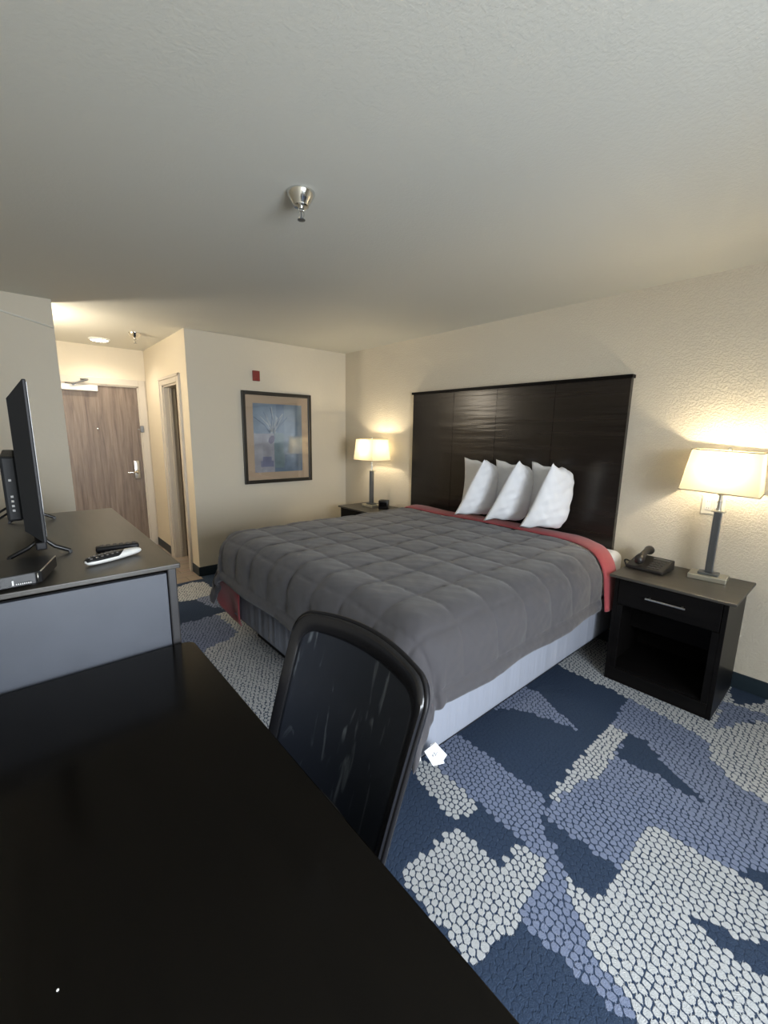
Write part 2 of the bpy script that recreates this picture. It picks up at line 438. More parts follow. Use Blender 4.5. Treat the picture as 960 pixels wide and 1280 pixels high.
# ------------------------------------------------------------------ room shell
T = .12
b = BM(); box(b, XLW-.12, XH+.0, YF-.09, YD+T, -.1, .003); struct('floor_hallway', b, M['vinyl'])
b = BM(); box(b, XH, XR, YF+.0, YD+T, -.1, .002); struct('floor_bathroom', b, M['vinyl'])
b = BM(); box(b, XLW-T, XR+T, YW-T, YD+T, H, H+.1); struct('ceiling', b, M['ceiling'])
b = BM(); box(b, XR, XR+T, YW-T, YD+T, -.1, H); struct('wall_right', b, M['wall'])
b = BM(); box(b, XLW-T, XLW, YW-T, YD+T, -.1, H); struct('wall_left', b, M['wall_smooth'])
b = BM(); box(b, XH, XR, YF, YF+T, -.1, H); struct('wall_far', b, M['wall_smooth'])
b = BM()
box(b, XLW, XB, YB, YB+.11, -.1, H); struct('wall_closet', b, M['wall_smooth'])
# hallway right wall with the bathroom doorway
DY0, DY1, DZ = 4.74, 5.30, 1.975
b = BM()
box(b, XH, XH+T, YF+T, DY0, -.1, H); box(b, XH, XH+T, DY1, YD, -.1, H); box(b, XH, XH+T, DY0, DY1, DZ, H)
struct('wall_hallway', b, M['wall_smooth'])
# entrance wall with the doorway
EX0, EX1, EZ = .325, 1.237, 2.01
b = BM()
box(b, XLW-T, EX0, YD, YD+T, -.1, H); box(b, EX1, XR, YD, YD+T, -.1, H); box(b, EX0, EX1, YD, YD+T, EZ, H)
struct('wall_entrance', b, M['wall_smooth'])
# window wall
WX0, WX1, WZ0, WZ1 = -.10, 1.35, .45, 2.10
b = BM()
box(b, XLW-T, WX0, YW-T, YW, -.1, H); box(b, WX1, XR+T, YW-T, YW, -.1, H)
box(b, WX0, WX1, YW-T, YW, -.1, WZ0); box(b, WX0, WX1, YW-T, YW, WZ1, H)
struct('wall_window', b, M['wall_smooth'])
win = bpy.data.objects.new('window_1', None); COL.objects.link(win); win.location = ((WX0+WX1)/2, YW-.06, WZ0); win['kind'] = 'structure'
hw = (WX1-WX0)/2; wh = WZ1-WZ0
b = BM()
for a in ((-hw, -hw+.05, 0, wh), (hw-.05, hw, 0, wh), (-hw, hw, 0, .05), (-hw, hw, wh-.05, wh), (-.025, .025, 0, wh)):
    box(b, a[0], a[1], -.03, .03, a[2], a[3])
obj('window_frame', b, M['pewter'], win)
b = BM(); box(b, -hw+.05, hw-.05, -.004, .004, .05, wh-.05); obj('window_pane', b, M['pane'], win)

# base boards (navy vinyl cove base)
def baseboard(name, x0, x1, y0, y1):
    b = BM(); box(b, x0, x1, y0, y1, 0.0, .10, .003, 1); struct(name, b, M['base_navy'])
baseboard('baseboard_right', XR-.010, XR, YW+.01, YF)
baseboard('baseboard_far', XH-.010, XR-.01, YF-.010, YF)
baseboard('baseboard_hallway', XH-.010, XH, YF, 4.635)
baseboard('baseboard_hallway_back', XH-.010, XH, 5.40, YD)
baseboard('baseboard_closet', XLW, XB, YB-.010, YB)
baseboard('baseboard_window', XLW+.01, XR-.01, YW, YW+.01)

# thin ivory strip added to trace a pale line across the closet wall
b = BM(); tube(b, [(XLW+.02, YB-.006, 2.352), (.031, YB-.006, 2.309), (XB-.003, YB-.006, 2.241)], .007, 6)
struct('pale_strip_1', b, M['ivory'], smooth=True)

# entrance door
d1 = bpy.data.objects.new('door_1', None); COL.objects.link(d1); d1.location = ((EX0+EX1)/2, YD, 0); d1['kind'] = 'structure'
w2 = (EX1-EX0)/2
b = BM(); box(b, -w2+.004, w2-.004, .025, .065, .008, EZ-.004, .002, 1); obj('door_leaf', b, M['oak'], d1)
b = BM()
cw = .075
box(b, w2, w2+cw, -.014, .001, 0, EZ+cw, .004); box(b, -w2-cw, -w2, -.014, .001, 0, EZ+cw, .004); box(b, -w2, w2, -.014, .001, EZ, EZ+cw, .004)
box(b, w2-.014, w2+.002, 0, .10, 0, EZ); box(b, -w2-.002, -w2+.014, 0, .10, 0, EZ); box(b, -w2, w2, 0, .10, EZ-.014, EZ+.002)
obj('door_casing', b, M['casing'], d1)
hx = 1.148 - (EX0+EX1)/2
b = BM(); box(b, hx-.032, hx+.032, .004, .026, .885, 1.112, .008, 3); pl = obj('lock_plate', b, M['silver'], d1, True, .6)
b = BM()
lathe(b, [(.026, 0), (.026, .012), (.014, .016), (.012, .05)], seg=24)
for v in b.verts: v.co = Vector((hx + .004 + v.co.x, .004 - v.co.z, .972 + v.co.y))
tube(b, [(hx+.004, -.046, .972), (hx-.03, -.05, .972), (hx-.07, -.05, .970), (hx-.112, -.044, .967)], [.011, .011, .010, .008], 10)
obj('door_handle', b, M['chrome'], pl, True, .7)
b = BM(); lathe(b, [(.011, 0), (.011, .008), (.006, .010)], seg=20)
for v in b.verts: v.co = Vector((.779-(EX0+EX1)/2 + v.co.x, .026 - v.co.z, 1.497 + v.co.y))
obj('peephole', b, M['chrome'], d1, True, .7)
b = BM(); box(b, w2-.02, w2+.02, -.03, .01, 1.46, 1.54, .005); box(b, w2-.05, w2+.015, -.036, -.022, 1.49, 1.505, .003); obj('swing_latch', b, M['pewter'], d1)
# door closer
cx = .60-(EX0+EX1)/2
b = BM(); box(b, cx-.22, cx+.212, -.035, .026, 1.925, 1.99, .004); cl = obj('closer_cover', b, M['white_plastic'], d1)
b = BM()
tube(b, [(cx-.02, -.06, 1.993), (cx+.12, -.085, 2.045)], .009, 8)
tube(b, [(cx+.12, -.085, 2.045), (cx+.06, -.012, 2.05)], .009, 8)
tube(b, [(cx-.02, -.06, 1.985), (cx-.02, -.0, 1.985)], .012, 8)
tube(b, [(cx-.02, -.06, 1.993), (cx-.09, -.02, 1.999)], .007, 8)
obj('closer_arm', b, M['pewter'], cl, True, .8)

# bathroom doorway
d2 = bpy.data.objects.new('door_2', None); COL.objects.link(d2); d2.location = (XH, (DY0+DY1)/2, 0); d2['kind'] = 'structure'
hy = (DY1-DY0)/2
b = BM()
for sx in (-1,):
    box(b, -.016, .001, hy, hy+.10, 0, DZ+.08, .004); box(b, -.016, .001, -hy-.10, -hy, 0, DZ+.08, .004); box(b, -.016, .001, -hy, hy, DZ, DZ+.08, .004)
    box(b, -.024, -.012, hy+.07, hy+.10, 0, DZ+.08, .003); box(b, -.024, -.012, -hy-.10, -hy-.07, 0, DZ+.08, .003); box(b, -.024, -.012, -hy-.1, hy+.1, DZ+.055, DZ+.082, .003)
obj('door_casing', b, M['casing'], d2)
b = BM()
box(b, 0, T, hy-.018, hy+.001, 0, DZ); box(b, 0, T, -hy-.001, -hy+.018, 0, DZ); box(b, 0, T, -hy, hy, DZ-.018, DZ+.001)
box(b, .05, .075, hy-.032, hy-.018, 0, DZ-.018)
obj('door_jamb', b, M['casing'], d2)
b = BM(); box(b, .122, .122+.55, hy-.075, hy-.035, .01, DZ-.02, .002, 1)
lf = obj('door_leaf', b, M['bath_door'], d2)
b = BM(); lathe(b, [(.022, 0), (.01, .01), (.01, .035), (.026, .045), (.026, .065), (.012, .075)], seg=20)
for v in b.verts: v.co = Vector((.61 + v.co.x, hy-.075 - v.co.z, .97 + v.co.y))
obj('door_knob', b, M['silver'], lf, True, .7)
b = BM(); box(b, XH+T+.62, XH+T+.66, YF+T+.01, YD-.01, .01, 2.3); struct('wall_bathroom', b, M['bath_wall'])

M['post'] = mat('slate_edge_post', (.030, .029, .031), .4)
# ------------------------------------------------------------------ case furniture
# desk
dk = thing('desk', 'long glossy black-brown desk in the foreground, butted against the dresser', 'desk', (.115, .55, 0))
DX1, DYa, DYb = .412, -.62, 1.515
def rr_rect(x0, x1, y0, y1, rads, n=6):
    """rounded rect, rads for corners (x1,y0),(x1,y1),(x0,y1),(x0,y0)"""
    out = []
    for (cx_, cy_, sx, sy, a0), r in zip(((x1, y0, -1, 1, -90), (x1, y1, -1, -1, 0), (x0, y1, 1, -1, 90), (x0, y0, 1, 1, 180)), rads):
        ox, oy = cx_ + sx*r, cy_ + sy*r
        for k in range(n+1):
            a = math.radians(a0 + 90*k/n); out.append((ox + r*math.cos(a), oy + r*math.sin(a)))
    return out
b = BM(); prism(b, rr_rect(XLW+.005-.115, DX1-.115, DYa-.55, DYb-.55, (.01, .035, .003, .003)), lambda u, v, t: (u, v, t), .728, .76)
bevel_mod(obj('desktop', b, M['desk'], dk), .004, 2)
b = BM(); box(b, XLW+.02-.115, DX1-.03-.115, DYa+.03-.55, DYa+.06-.55, 0.0, .728, .002, 1); obj('side_panel', b, M['espresso'], dk)
b = BM(); box(b, XLW+.02-.115, DX1-.03-.115, DYb-.06-.55, DYb-.03-.55, 0.0, .728, .002, 1); obj('side_panel', b, M['espresso'], dk)
b = BM(); box(b, XLW+.02-.115, XLW+.04-.115, DYa+.06-.55, DYb-.06-.55, .30, .728); obj('modesty_panel', b, M['espresso'], dk)

# dresser
RX1, RY0, RY1, RZ = .391, 1.535, 2.885, 1.047
dr = thing('dresser', 'tall dark dresser with a slate end panel, carrying the television', 'dresser', (.10, 2.21, 0))
ox, oy = .10, 2.21
b = BM(); prism(b, rr_rect(XLW+.006-ox, RX1+.004-ox, RY0-.006-oy, RY1-oy, (.006, .006, .003, .003), 3), lambda u, v, t: (u, v, t), RZ-.017, RZ)
bevel_mod(obj('dresser_top', b, M['dresser_top'], dr), .004, 3)
b = BM()
box(b, XLW+.01-ox, .345-ox, RY0+.018-oy, RY1-.01-oy, .06, RZ-.028)
obj('body', b, M['espresso'], dr)
b = BM(); box(b, XLW+.01-ox, .350-ox, RY0+.004-oy, RY0+.018-oy, .02, RZ-.030, .001, 1); obj('end_panel', b, M['sheened'], dr)['label'] = 'slate grey end panel, window sheen in its colour'
b = BM(); box(b, .353-ox, .381-ox, RY0+.0-oy, RY0+.040-oy, .0, RZ-.017, .004, 2); obj('corner_post', b, M['post'], dr)
b = BM(); box(b, .353-ox, .381-ox, RY1-.045-oy, RY1-.01-oy, .0, RZ-.028, .004, 2); obj('corner_post', b, M['espresso'], dr)
yy = [RY0+.044, (RY0+RY1)/2, RY1-.048]
for c in range(2):
    for r_ in range(4):
        z0 = .09 + r_*.232
        b = BM(); box(b, .346-ox, .366-ox, yy[c]+.004-oy, yy[c+1]-.004-oy, z0, z0+.224, .003, 2); dw = obj('drawer', b, M['espresso'], dr)
        ym = (yy[c]+yy[c+1])/2-oy
        b = BM(); tube(b, [(.385-ox, ym-.09, z0+.15), (.385-ox, ym+.09, z0+.15)], .005, 10)
        for s_ in (-.07, .07): tube(b, [(.366-ox, ym+s_, z0+.15), (.385-ox, ym+s_, z0+.15)], .004, 8)
        obj('handle', b, M['silver'], dw, True, .8)

# nightstands (front faces -x; local origin at floor centre)
def make_nightstand(label, group):
    t = thing('nightstand', label, 'nightstand', (2.925, .655, 0), 0, group)
    X0, X1, Y0, Y1, Z = -.245, .24, -.275, .275, .68
    b = BM(); box(b, -.262, .247, -.306, .306, Z-.017, Z, .004, 2); obj('tabletop', b, M['dresser_top'], t)
    b = BM(); box(b, X0, X1, Y0, Y0+.022, .0, Z-.017, .002, 1); obj('side_panel', b, M['espresso'], t)
    b = BM(); box(b, X0, X1, Y1-.022, Y1, .0, Z-.017, .002, 1); obj('side_panel', b, M['espresso'], t)
    b = BM(); box(b, X1-.012, X1-.002, Y0+.022, Y1-.022, .06, Z-.02); obj('back_panel', b, M['espresso'], t)
    b = BM(); box(b, X0+.02, X1-.012, Y0+.022, Y1-.022, .075, .095); obj('shelf', b, M['espresso'], t)
    b = BM(); box(b, X0, X0+.02, Y0+.022, Y1-.022, .0, .085, .002, 1); obj('plinth', b, M['espresso'], t)
    for ya, yb in ((Y0+.022, Y0+.055), (Y1-.055, Y1-.022)):
        b = BM(); box(b, X0, X0+.018, ya, yb, .085, .498, .002, 1); obj('stile', b, M['espresso'], t)
    b = BM(); box(b, X0-.003, X0+.016, Y0+.024, Y1-.024, .502, Z-.022, .003, 2); box(b, X0+.016, X1-.02, Y0+.04, Y1-.04, .515, .63); dw = obj('drawer', b, M['espresso'], t)
    b = BM(); box(b, X0-.034, X0-.024, -.098, .098, .582, .592, .002, 1)
    for s_ in (-.08, .08): box(b, X0-.026, X0-.002, s_-.004, s_+.004, .583, .591)
    obj('handle', b, M['silver'], dw)
    b = BM(); box(b, .04, .055, Y0+.022, Y1-.022, .27, .498, .001, 1); obj('divider', b, M['espresso'], t)
    return t
ns = make_nightstand('black-brown nightstand at right of the bed, with phone and open cubby', 'nightstands beside the bed')
ns2 = copy_tree(ns); ns2.location = (2.985, 3.63, 0)
ns2['label'] = 'black-brown nightstand beyond the bed, holding a small clock radio'

# ------------------------------------------------------------------ table lamps
def make_lamp(label, group):
    t = thing('table_lamp', label, 'lamp', (3.035, .552, .68), 0, group)
    b = BM(); box(b, -.065, .065, -.092, .092, .0, .028, .003, 2); obj('base', b, M['nickel_plate'], t)['label'] = 'pale nickel base slab'
    b = BM(); box(b, -.034, .034, -.050, .050, .028, .042, .003, 2); obj('base_collar', b, M['pewter'], t)
    b = BM(); box(b, -.019, .019, -.019, .019, .042, .402, .003, 2)
    for s_ in (-1, 1):
        box(b, -.0205, -.0185, s_*.009-.002, s_*.009+.002, .05, .395)
    obj('column', b, M['pewter'], t)
    b = BM(); box(b, -.032, .032, -.032, .032, .402, .412, .003, 2); obj('cap_plate', b, M['nickel_plate'], t)
    b = BM(); lathe(b, [(.013, .412), (.013, .418), (.0105, .420), (.0105, .462), (.013, .464), (.013, .468), (.008, .470), (.008, .50)], seg=24); obj('neck', b, M['silver'], t, True, .6)
    b = BM(); lathe(b, [(.012, .50), (.017, .505), (.017, .55), (.012, .555)], seg=20)
    obj('socket', b, M['bulb_metal'], t, True, .6)
    b = BM(); lathe(b, [(.010, .555), (.016, .565), (.029, .59), (.032, .61), (.026, .632), (.010, .643), (.001, .645)], seg=20); obj('bulb', b, M['bulb'], t, True)
    # harp and finial
    b = BM()
    tube(b, [(0, .018, .505), (0, .045, .53), (0, .062, .59), (0, .055, .67), (0, .03, .72), (0, 0, .733), (0, -.03, .72), (0, -.055, .67), (0, -.062, .59), (0, -.045, .53), (0, -.018, .505)], .002, 6)
    obj('harp', b, M['silver'], t, True)
    # rectangular tapered shade
    zb, zt = .522, .752
    ab, bb_, at, bt = .128, .168, .108, .146
    def ring(a, c, z, r):
        return [(x, y, z) for x, y in rr_rect(-a, a, -c, c, (r,)*4, 4)]
    b = BM()
    n_ = 9; outs = []
    for i in range(n_):
        k = i/(n_-1)
        outs.append([b.verts.new(p) for p in ring(ab+(at-ab)*k, bb_+(bt-bb_)*k, zb+(zt-zb)*k, .006)])
    for a_, c_ in zip(outs[:-1], outs[1:]):
        for j in range(len(a_)):
            b.faces.new((a_[j], a_[(j+1) % len(a_)], c_[(j+1) % len(a_)], c_[j]))
    sh = obj('lamp_shade', b, M['shade'], t)
    b = BM()
    tube(b, ring(ab+.001, bb_+.001, zb, .006), .0028, 6, True)
    obj('shade_trim', b, M['trim_tape'], sh, True)
    b = BM(); tube(b, ring(at+.001, bt+.001, zt, .006), .0028, 6, True)
    obj('shade_trim', b, M['trim_tape'], sh, True)
    b = BM()
    tube(b, [(-at, 0, zt-.004), (at, 0, zt-.004)], .0018, 6); tube(b, [(0, -bt, zt-.004), (0, bt, zt-.004)], .0018, 6)
    lathe(b, [(.004, zt-.02), (.004, zt), (.009, zt+.004), (.009, zt+.012), (.004, zt+.02)], seg=16)
    obj('finial', b, M['silver'], t, True, .7)
    return t
lampA = make_lamp('table lamp with glowing rectangular shade on the nightstand with the phone', 'bedside lamps')
lampB = copy_tree(lampA); lampB.location = (2.985, 3.655, .68)
# the near lamp's shade sits a little crooked on its harp
lampA.rotation_euler.z = math.radians(4)
for ch_ in lampA.children:
    if ch_.name.split('.')[0] in ('lamp_shade', 'finial'):
        ch_.matrix_local = Matrix.Translation((0, 0, .64)) @ Matrix.Rotation(math.radians(2.6), 4, 'X') @ Matrix.Diagonal((1.06, 1.07, 1.0, 1)) @ Matrix.Translation((0, 0, -.64))
lampB['label'] = 'table lamp with glowing rectangular shade in the far corner beyond the bed'

# ------------------------------------------------------------------ bed
BX0, BX1, BY0, BY1 = 1.09, 3.135, 1.05, 3.02
bed = thing('bed', 'king size bed with pale box spring, standing under the dark headboard', 'bed', ((BX0+BX1)/2, (BY0+BY1)/2, 0))
bo = Vector(bed.location)
def loc(b, o=bo):
    for v in b.verts: v.co -= o
    return b
b = BM(); box(b, BX0+.13, BX1-.02, BY0+.20, BY1-.20, 0, .165, .004, 1); obj('platform_base', loc(b), M['black_fabric'], bed)['label'] = 'black platform base'
b = BM(); box(b, BX0, BX1, BY0, BY1, .165, .43, .03, 4); obj('box_spring', loc(b), M['boxspring'], bed, True, .6)['label'] = 'pale grey box spring'
b = BM(); tube(b, [(BX0+.012, BY0+.012, .175), (BX1-.01, BY0+.012, .175), (BX1-.01, BY1-.012, .175), (BX0+.012, BY1-.012, .175)], .009, 8, True); obj('welt', loc(b), M['dark_plastic'], bed, True)
b = BM(); box(b, BX0+.01, BX1, BY0+.0, BY1-.0, .43, .722, .055, 5); obj('mattress', loc(b), M['sheet'], bed, True, .9)['label'] = 'white sheeted mattress'

# comforter
ZT = .772; R = .15
CX0, CY0, CY1 = BX0-.055+R, BY0-.055+R, BY1+.055-R   # core rectangle
LD = .185     # straight drop below the roll
dcl = R*PI/2
def drape(a, c, h):
    """a: rest coordinate along x, c: along y, h: puff height above the base surface"""
    qa = max(a, CX0); qc = min(max(c, CY0), CY1)
    da, dc = a-qa, c-qc
    d = math.hypot(da, dc)
    # gentle crown on the top
    top = ZT + .010*math.cos((c-2.045)/1.1*1.5)
    top += .006*wfn(a*2.2, c*2.2, 0)
    if d < 1e-6:
        return Vector((a, c, top+h)), 0
    nx_, ny_ = da/d, dc/d
    corner = 2*abs(nx_*ny_)
    phi = min(d/R, PI/2)
    out = R*math.sin(phi); down = R*(1-math.cos(phi))
    rest = max(0, d-dcl)
    wav = .012*math.sin(a*9+1.0)*abs(ny_) + .010*math.sin(c*8+.5)*abs(nx_)
    fold = corner*.030*math.sin(math.atan2(abs(dc), abs(da))*9)
    fold += corner*.007*math.sin(math.atan2(abs(dc), abs(da))*26+a*14)
    k = min(1, rest/.2)
    out += rest*.10 + (wav+fold)*k + corner*rest*.10
    down += rest*(1.0 - .02)
    near_corner = da < 0 and dc < 0
    down += corner*rest*(.06 if near_corner else .15)
    if near_corner: out += corner*k*.016*math.sin(math.atan2(abs(dc), abs(da))*17+1)
    # normal
    nz_ = math.cos(phi); nr_ = math.sin(phi)
    p = Vector((qa + nx_*(out+h*nr_), qc + ny_*(out+h*nr_), top - down + h*nz_))
    return p, d

def head_edge(c):
    t = max(0, min(1, (CY0 + .22 - c)/.42)); t = t*t*(3-2*t)
    return 2.872 - .20*t
def comforter():
    LX = dcl+LD; LY = dcl+LD
    a0, a1 = CX0-LX, 2.872
    c0, c1 = CY0-LY, CY1+LY
    step = .0095
    na = int((a1-a0)/step)+1; nc = int((c1-c0)/step)+1
    SP = .235
    b = BM()
    g = []
    hem = .075
    for i in range(na):
        a = a0 + (a1-a0)*i/(na-1); row = []
        for j in range(nc):
            c = c0 + (c1-c0)*j/(nc-1)
            a1 = head_edge(c); a = a0 + (a1-a0)*i/(na-1)
            # stitched box quilting, lines wander a little
            aw = a + .012*wfn(a*3, c*3, 1); cw_ = c + .012*wfn(a*3, c*3, 5)
            u = ((aw - a0 - hem)/SP) % 1.0; v = ((cw_ - c0 - hem)/SP) % 1.0
            fu = max(0, math.sin(PI*u)); fv = max(0, math.sin(PI*v))
            ea = min(a-a0, 9); ec = min(c-c0, c1-c); e = min(ea, ec)
            puff = .016*(fu**.24)*(fv**.24)
            if e < hem:
                puff = .021*math.sqrt(max(0, math.sin(PI*min(1, e/hem)))) 
                if e < 1e-6: puff = -.004
            er = a1-a
            if er < .06: puff *= math.sqrt(max(0, er/.06)); puff -= .012*(1-er/.06)
            puff += .0022*wfn(a*11, c*12, 2) + .0010*wfn(a*31, c*27, 3)
            p, d = drape(a, c, puff)
            # slack: the near foot corner hangs lower, the near side lifts to the head
            row.append(b.verts.new(p))
        g.append(row)
    for i in range(na-1):
        for j in range(nc-1):
            b.faces.new((g[i][j], g[i+1][j], g[i+1][j+1], g[i][j+1]))
    return b, (a0, a1, c0, c1)
cf = thing('comforter', 'charcoal quilted comforter with red lining, spread over the bed', 'comforter', (2.05, 2.045, .74))
co_ = Vector(cf.location)
b, (a0, a1, c0, c1) = comforter()
q = obj('quilted_top', loc(b, co_), M['comforter'], cf, True)
sm = q.modifiers.new('thickness', 'SOLIDIFY'); sm.thickness = .016; sm.offset = -1
# red fold along the headboard
def red_band():
    b = BM()
    n_ = 150
    pts = []
    L1 = c0 - .01; L2 = c1 + .0
    rings = []
    for i in range(n_+1):
        k = i/n_; c = L1 + (L2-L1)*k
        near = max(0, (CY0 + .25 - c)/.7)
        w = .088 + .006*math.sin(c*7)
        xc = head_edge(c) + w - .012
        ring = []
        p0, _ = drape(xc, c, .004); p1, _ = drape(xc, c, .024)
        nrm = (p1-p0).normalized()
        for s_ in range(12):
            an = 2*PI*s_/12
            hh = .017*math.sin(an)*(1+.2*wfn(c*9, s_, 1))
            ring.append(b.verts.new(p0 + Vector((w*math.cos(an), 0, 0)) + nrm*(hh+.004)))
        rings.append(ring)
    for A, B in zip(rings[:-1], rings[1:]):
        for s_ in range(12):
            b.faces.new((A[s_], A[(s_+1) % 12], B[(s_+1) % 12], B[s_]))
    b.faces.new(rings[0]); b.faces.new(rings[-1])
    return b
b = red_band(); obj('red_fold', loc(b, co_), M['red'], cf, True)['label'] = 'red lining turned out along the headboard'
# red lining showing at the far foot corner: a drooping flap
b = BM()
P0 = [Vector((1.05, 3.15, .40)), Vector((1.035, 3.0, .44)), Vector((1.03, 2.84, .46)), Vector((1.04, 2.70, .47))]
P1 = [Vector((1.045, 3.15, .29)), Vector((1.06, 3.06, .20)), Vector((1.09, 2.95, .12)), Vector((1.13, 2.86, .09))]
P2 = [Vector((1.13, 2.86, .09)), Vector((1.09, 2.78, .16)), Vector((1.05, 2.72, .30)), Vector((1.04, 2.70, .47))]
def lerp_poly(P, t):
    t *= (len(P)-1); i = min(int(t), len(P)-2); return P[i].lerp(P[i+1], t-i)
def flapf(u, v):
    top = lerp_poly(P0, v)
    # lower boundary runs P1 then P2
    bot = lerp_poly(P1, v/.62) if v < .62 else lerp_poly(P2, (v-.62)/.38)
    p = top.lerp(bot, u)
    p.x += -.012*math.sin(v*11)*u
    return p
grid_surf(b, 12, 28, flapf)
fl = obj('red_corner', loc(b, co_), M['red'], cf, True); fl['label'] = 'red lining flap at the far foot corner'
sm = fl.modifiers.new('thickness', 'SOLIDIFY'); sm.thickness = .010; sm.offset = 0
# care tag
b = BM()
tp = [(1.062, .312), (1.125, .307), (1.198, .202), (1.185, .165), (1.165, .186), (1.116, .215)]
prism(b, [(1.062, .306), (1.125, .312), (1.186, .185), (1.116, .212)], lambda u, v, t: (u, t, v), .965, .967)
prism(b, [(1.10, .31), (1.128, .31), (1.205, .21), (1.185, .196)], lambda u, v, t: (u, t, v), .970, .972)
prism(b, [(1.030, .296), (1.046, .300), (1.050, .272), (1.034, .268)], lambda u, v, t: (u, t, v), .970, .972)
ct = obj('care_tag', loc(b, co_), M['white_cloth'], cf)
ct['label'] = 'white care tag'
b = BM()
for (u0, z0, u1, z1) in ((1.105, .272, 1.112, .256), (1.112, .258, 1.118, .274), (1.121, .270, 1.127, .252), (1.128, .254, 1.136, .266)):
    tube(b, [(u0, .9642, z0), (u1, .9642, z1)], .0011, 5)
obj('scribble', loc(b, co_), M['grey_mark'], ct)

# ------------------------------------------------------------------ headboard
hb = thing('headboard', 'tall dark wood headboard of flat panels mounted on the wall', 'headboard', (3.165, 2.165, .30))
ho = Vector(hb.location)
b = BM(); box(b, 3.160, XR-.001, 1.142, 3.188, .30, 1.885); obj('backing_board', loc(b, ho), M['espresso_h'], hb)
seams = [3.19, 2.655, 2.184, 1.665, 1.140]
for y1, y0 in zip(seams[:-1], seams[1:]):
    b = BM(); box(b, 3.147, 3.163, y0+.0018, y1-.0018, .30, 1.885); obj('panel', loc(b, ho), M['espresso_h'], hb)
b = BM(); box(b, 3.128, XR-.001, 1.130, 3.200, 1.885, 1.908, .003, 2); obj('top_rail', loc(b, ho), M['espresso'], hb)

# ------------------------------------------------------------------ pillows
def pillow_mesh(seed, opening, twist):
    rs = random.Random(seed)
    W, Hh, TH = .58, .50, .15
    rad = .052
    b = BM()
    nu, nv = 61, 41
    def center(s, opening):   # s: arc length from the fold; returns position and normal in the xy plane
        # fold centre at origin, half circle of radius rad then straight leaves opening slightly
        ang = PI - opening
        half = rad*ang/2
        sg = 1 if s >= 0 else -1
        a = abs(s)
        if a < half:
            th = a/rad
            p = Vector((rad*math.sin(th)*1.0, rad - rad*math.cos(th)))
            t = Vector((math.cos(th), math.sin(th)))
        else:
            th = ang/2
            p = Vector((rad*math.sin(th), rad - rad*math.cos(th))) + Vector((math.cos(th), math.sin(th)))*(a-half)
            t = Vector((math.cos(th), math.sin(th)))
        n = Vector((-t.y, t.x))
        if sg < 0: p = Vector((-p.x, p.y)); n = Vector((-n.x, n.y))
        return p, n          # fold bottom at y=0, leaves extend to +y
    def surf(side):
        g = []
        for i in range(nu):
            row = []
            for j in range(nv):
                u = -1 + 2*i/(nu-1); v = -1 + 2*j/(nv-1)
                pu = 1 - abs(u)**3.2; pv = 1 - abs(v)**3.0
                th = TH/2*(max(0, pu)**.55)*(max(0, pv)**.55)
                # pinched corners: edges bow inwards
                uu = u*(1 - .10*(1-v*v)*abs(u)**2); vv = v*(1 - .14*(1-u*u)*abs(v)**2)
                if side == 0: th *= .35   # inner faces press together
                th += .006*wfn(u*4+seed, v*5, 2)*min(1, pu*pv*3)*(1 if side else .2)
                # wrinkles radiating from the fold
                th += .0035*math.sin(v*13+3*math.sin(u*3+seed))*math.exp(-abs(abs(u)-.35)*4)*pv*.45
                op = opening + twist*(vv+.2)
                p, n = center(uu*W/2, op)
                # outward normal is away from the inside of the V
                q_ = p - n*th if side else p + n*th
                c_, s_ = math.cos(op/2), math.sin(op/2)
                q_ = Vector((q_.x*c_ - q_.y*s_, q_.x*s_ + q_.y*c_))
                z = vv*Hh/2 + .012*wfn(u*3, seed, v) + .02*twist*(u < 0)*u*vv
                row.append(b.verts.new((q_.x, q_.y, z)))
            g.append(row)
        return g
    A = surf(1); Bm = surf(0)
    for i in range(nu-1):
        for j in range(nv-1):
            b.faces.new((A[i][j], A[i+1][j], A[i+1][j+1], A[i][j+1]))
            b.faces.new((Bm[i][j], Bm[i][j+1], Bm[i+1][j+1], Bm[i+1][j]))
    for i in range(nu-1):
        for j in (0, nv-1): b.faces.new((A[i][j], A[i+1][j], Bm[i+1][j], Bm[i][j]))
    for j in range(nv-1):
        for i in (0, nu-1): b.faces.new((A[i][j], A[i][j+1], Bm[i][j+1], Bm[i][j]))
    bmesh.ops.remove_doubles(b, verts=b.verts, dist=.0008)
    # lean
    rot = Matrix.Rotation(.02, 3, 'X')
    for v in b.verts: v.co = rot @ v.co
    zmin = min(v.co.z for v in b.verts)
    for v in b.verts: v.co.z -= zmin
    return b
PILL = [((2.95, 2.10, .805), 'white pillow folded upright, farthest left of the three on the bed', 1, 1.35, .45, 3),
        ((2.95, 1.785, .805), 'white pillow folded upright, between the two outer pillows', 2, 1.30, .50, 0),
        ((2.94, 1.465, .805), 'white pillow folded upright, nearest the phone nightstand', 3, 1.25, .40, -2)]
for (pl_, lb, sd, op_, tw, rz) in PILL:
    b = pillow_mesh(sd, op_, tw)
    o = obj('pillow', b, M['white_cloth'], None, True)
    # fold faces the window side, leaves open towards the far wall
    o.location = pl_; o.rotation_euler = (0, math.radians(7), math.radians(rz))
    tag(o, lb, 'pillow', 'upright pillows against the headboard')

# ------------------------------------------------------------------ office chair
ch = thing('office_chair', 'black mesh-back office chair pushed up to the desk', 'chair', (.325, .82, 0), math.radians(2))
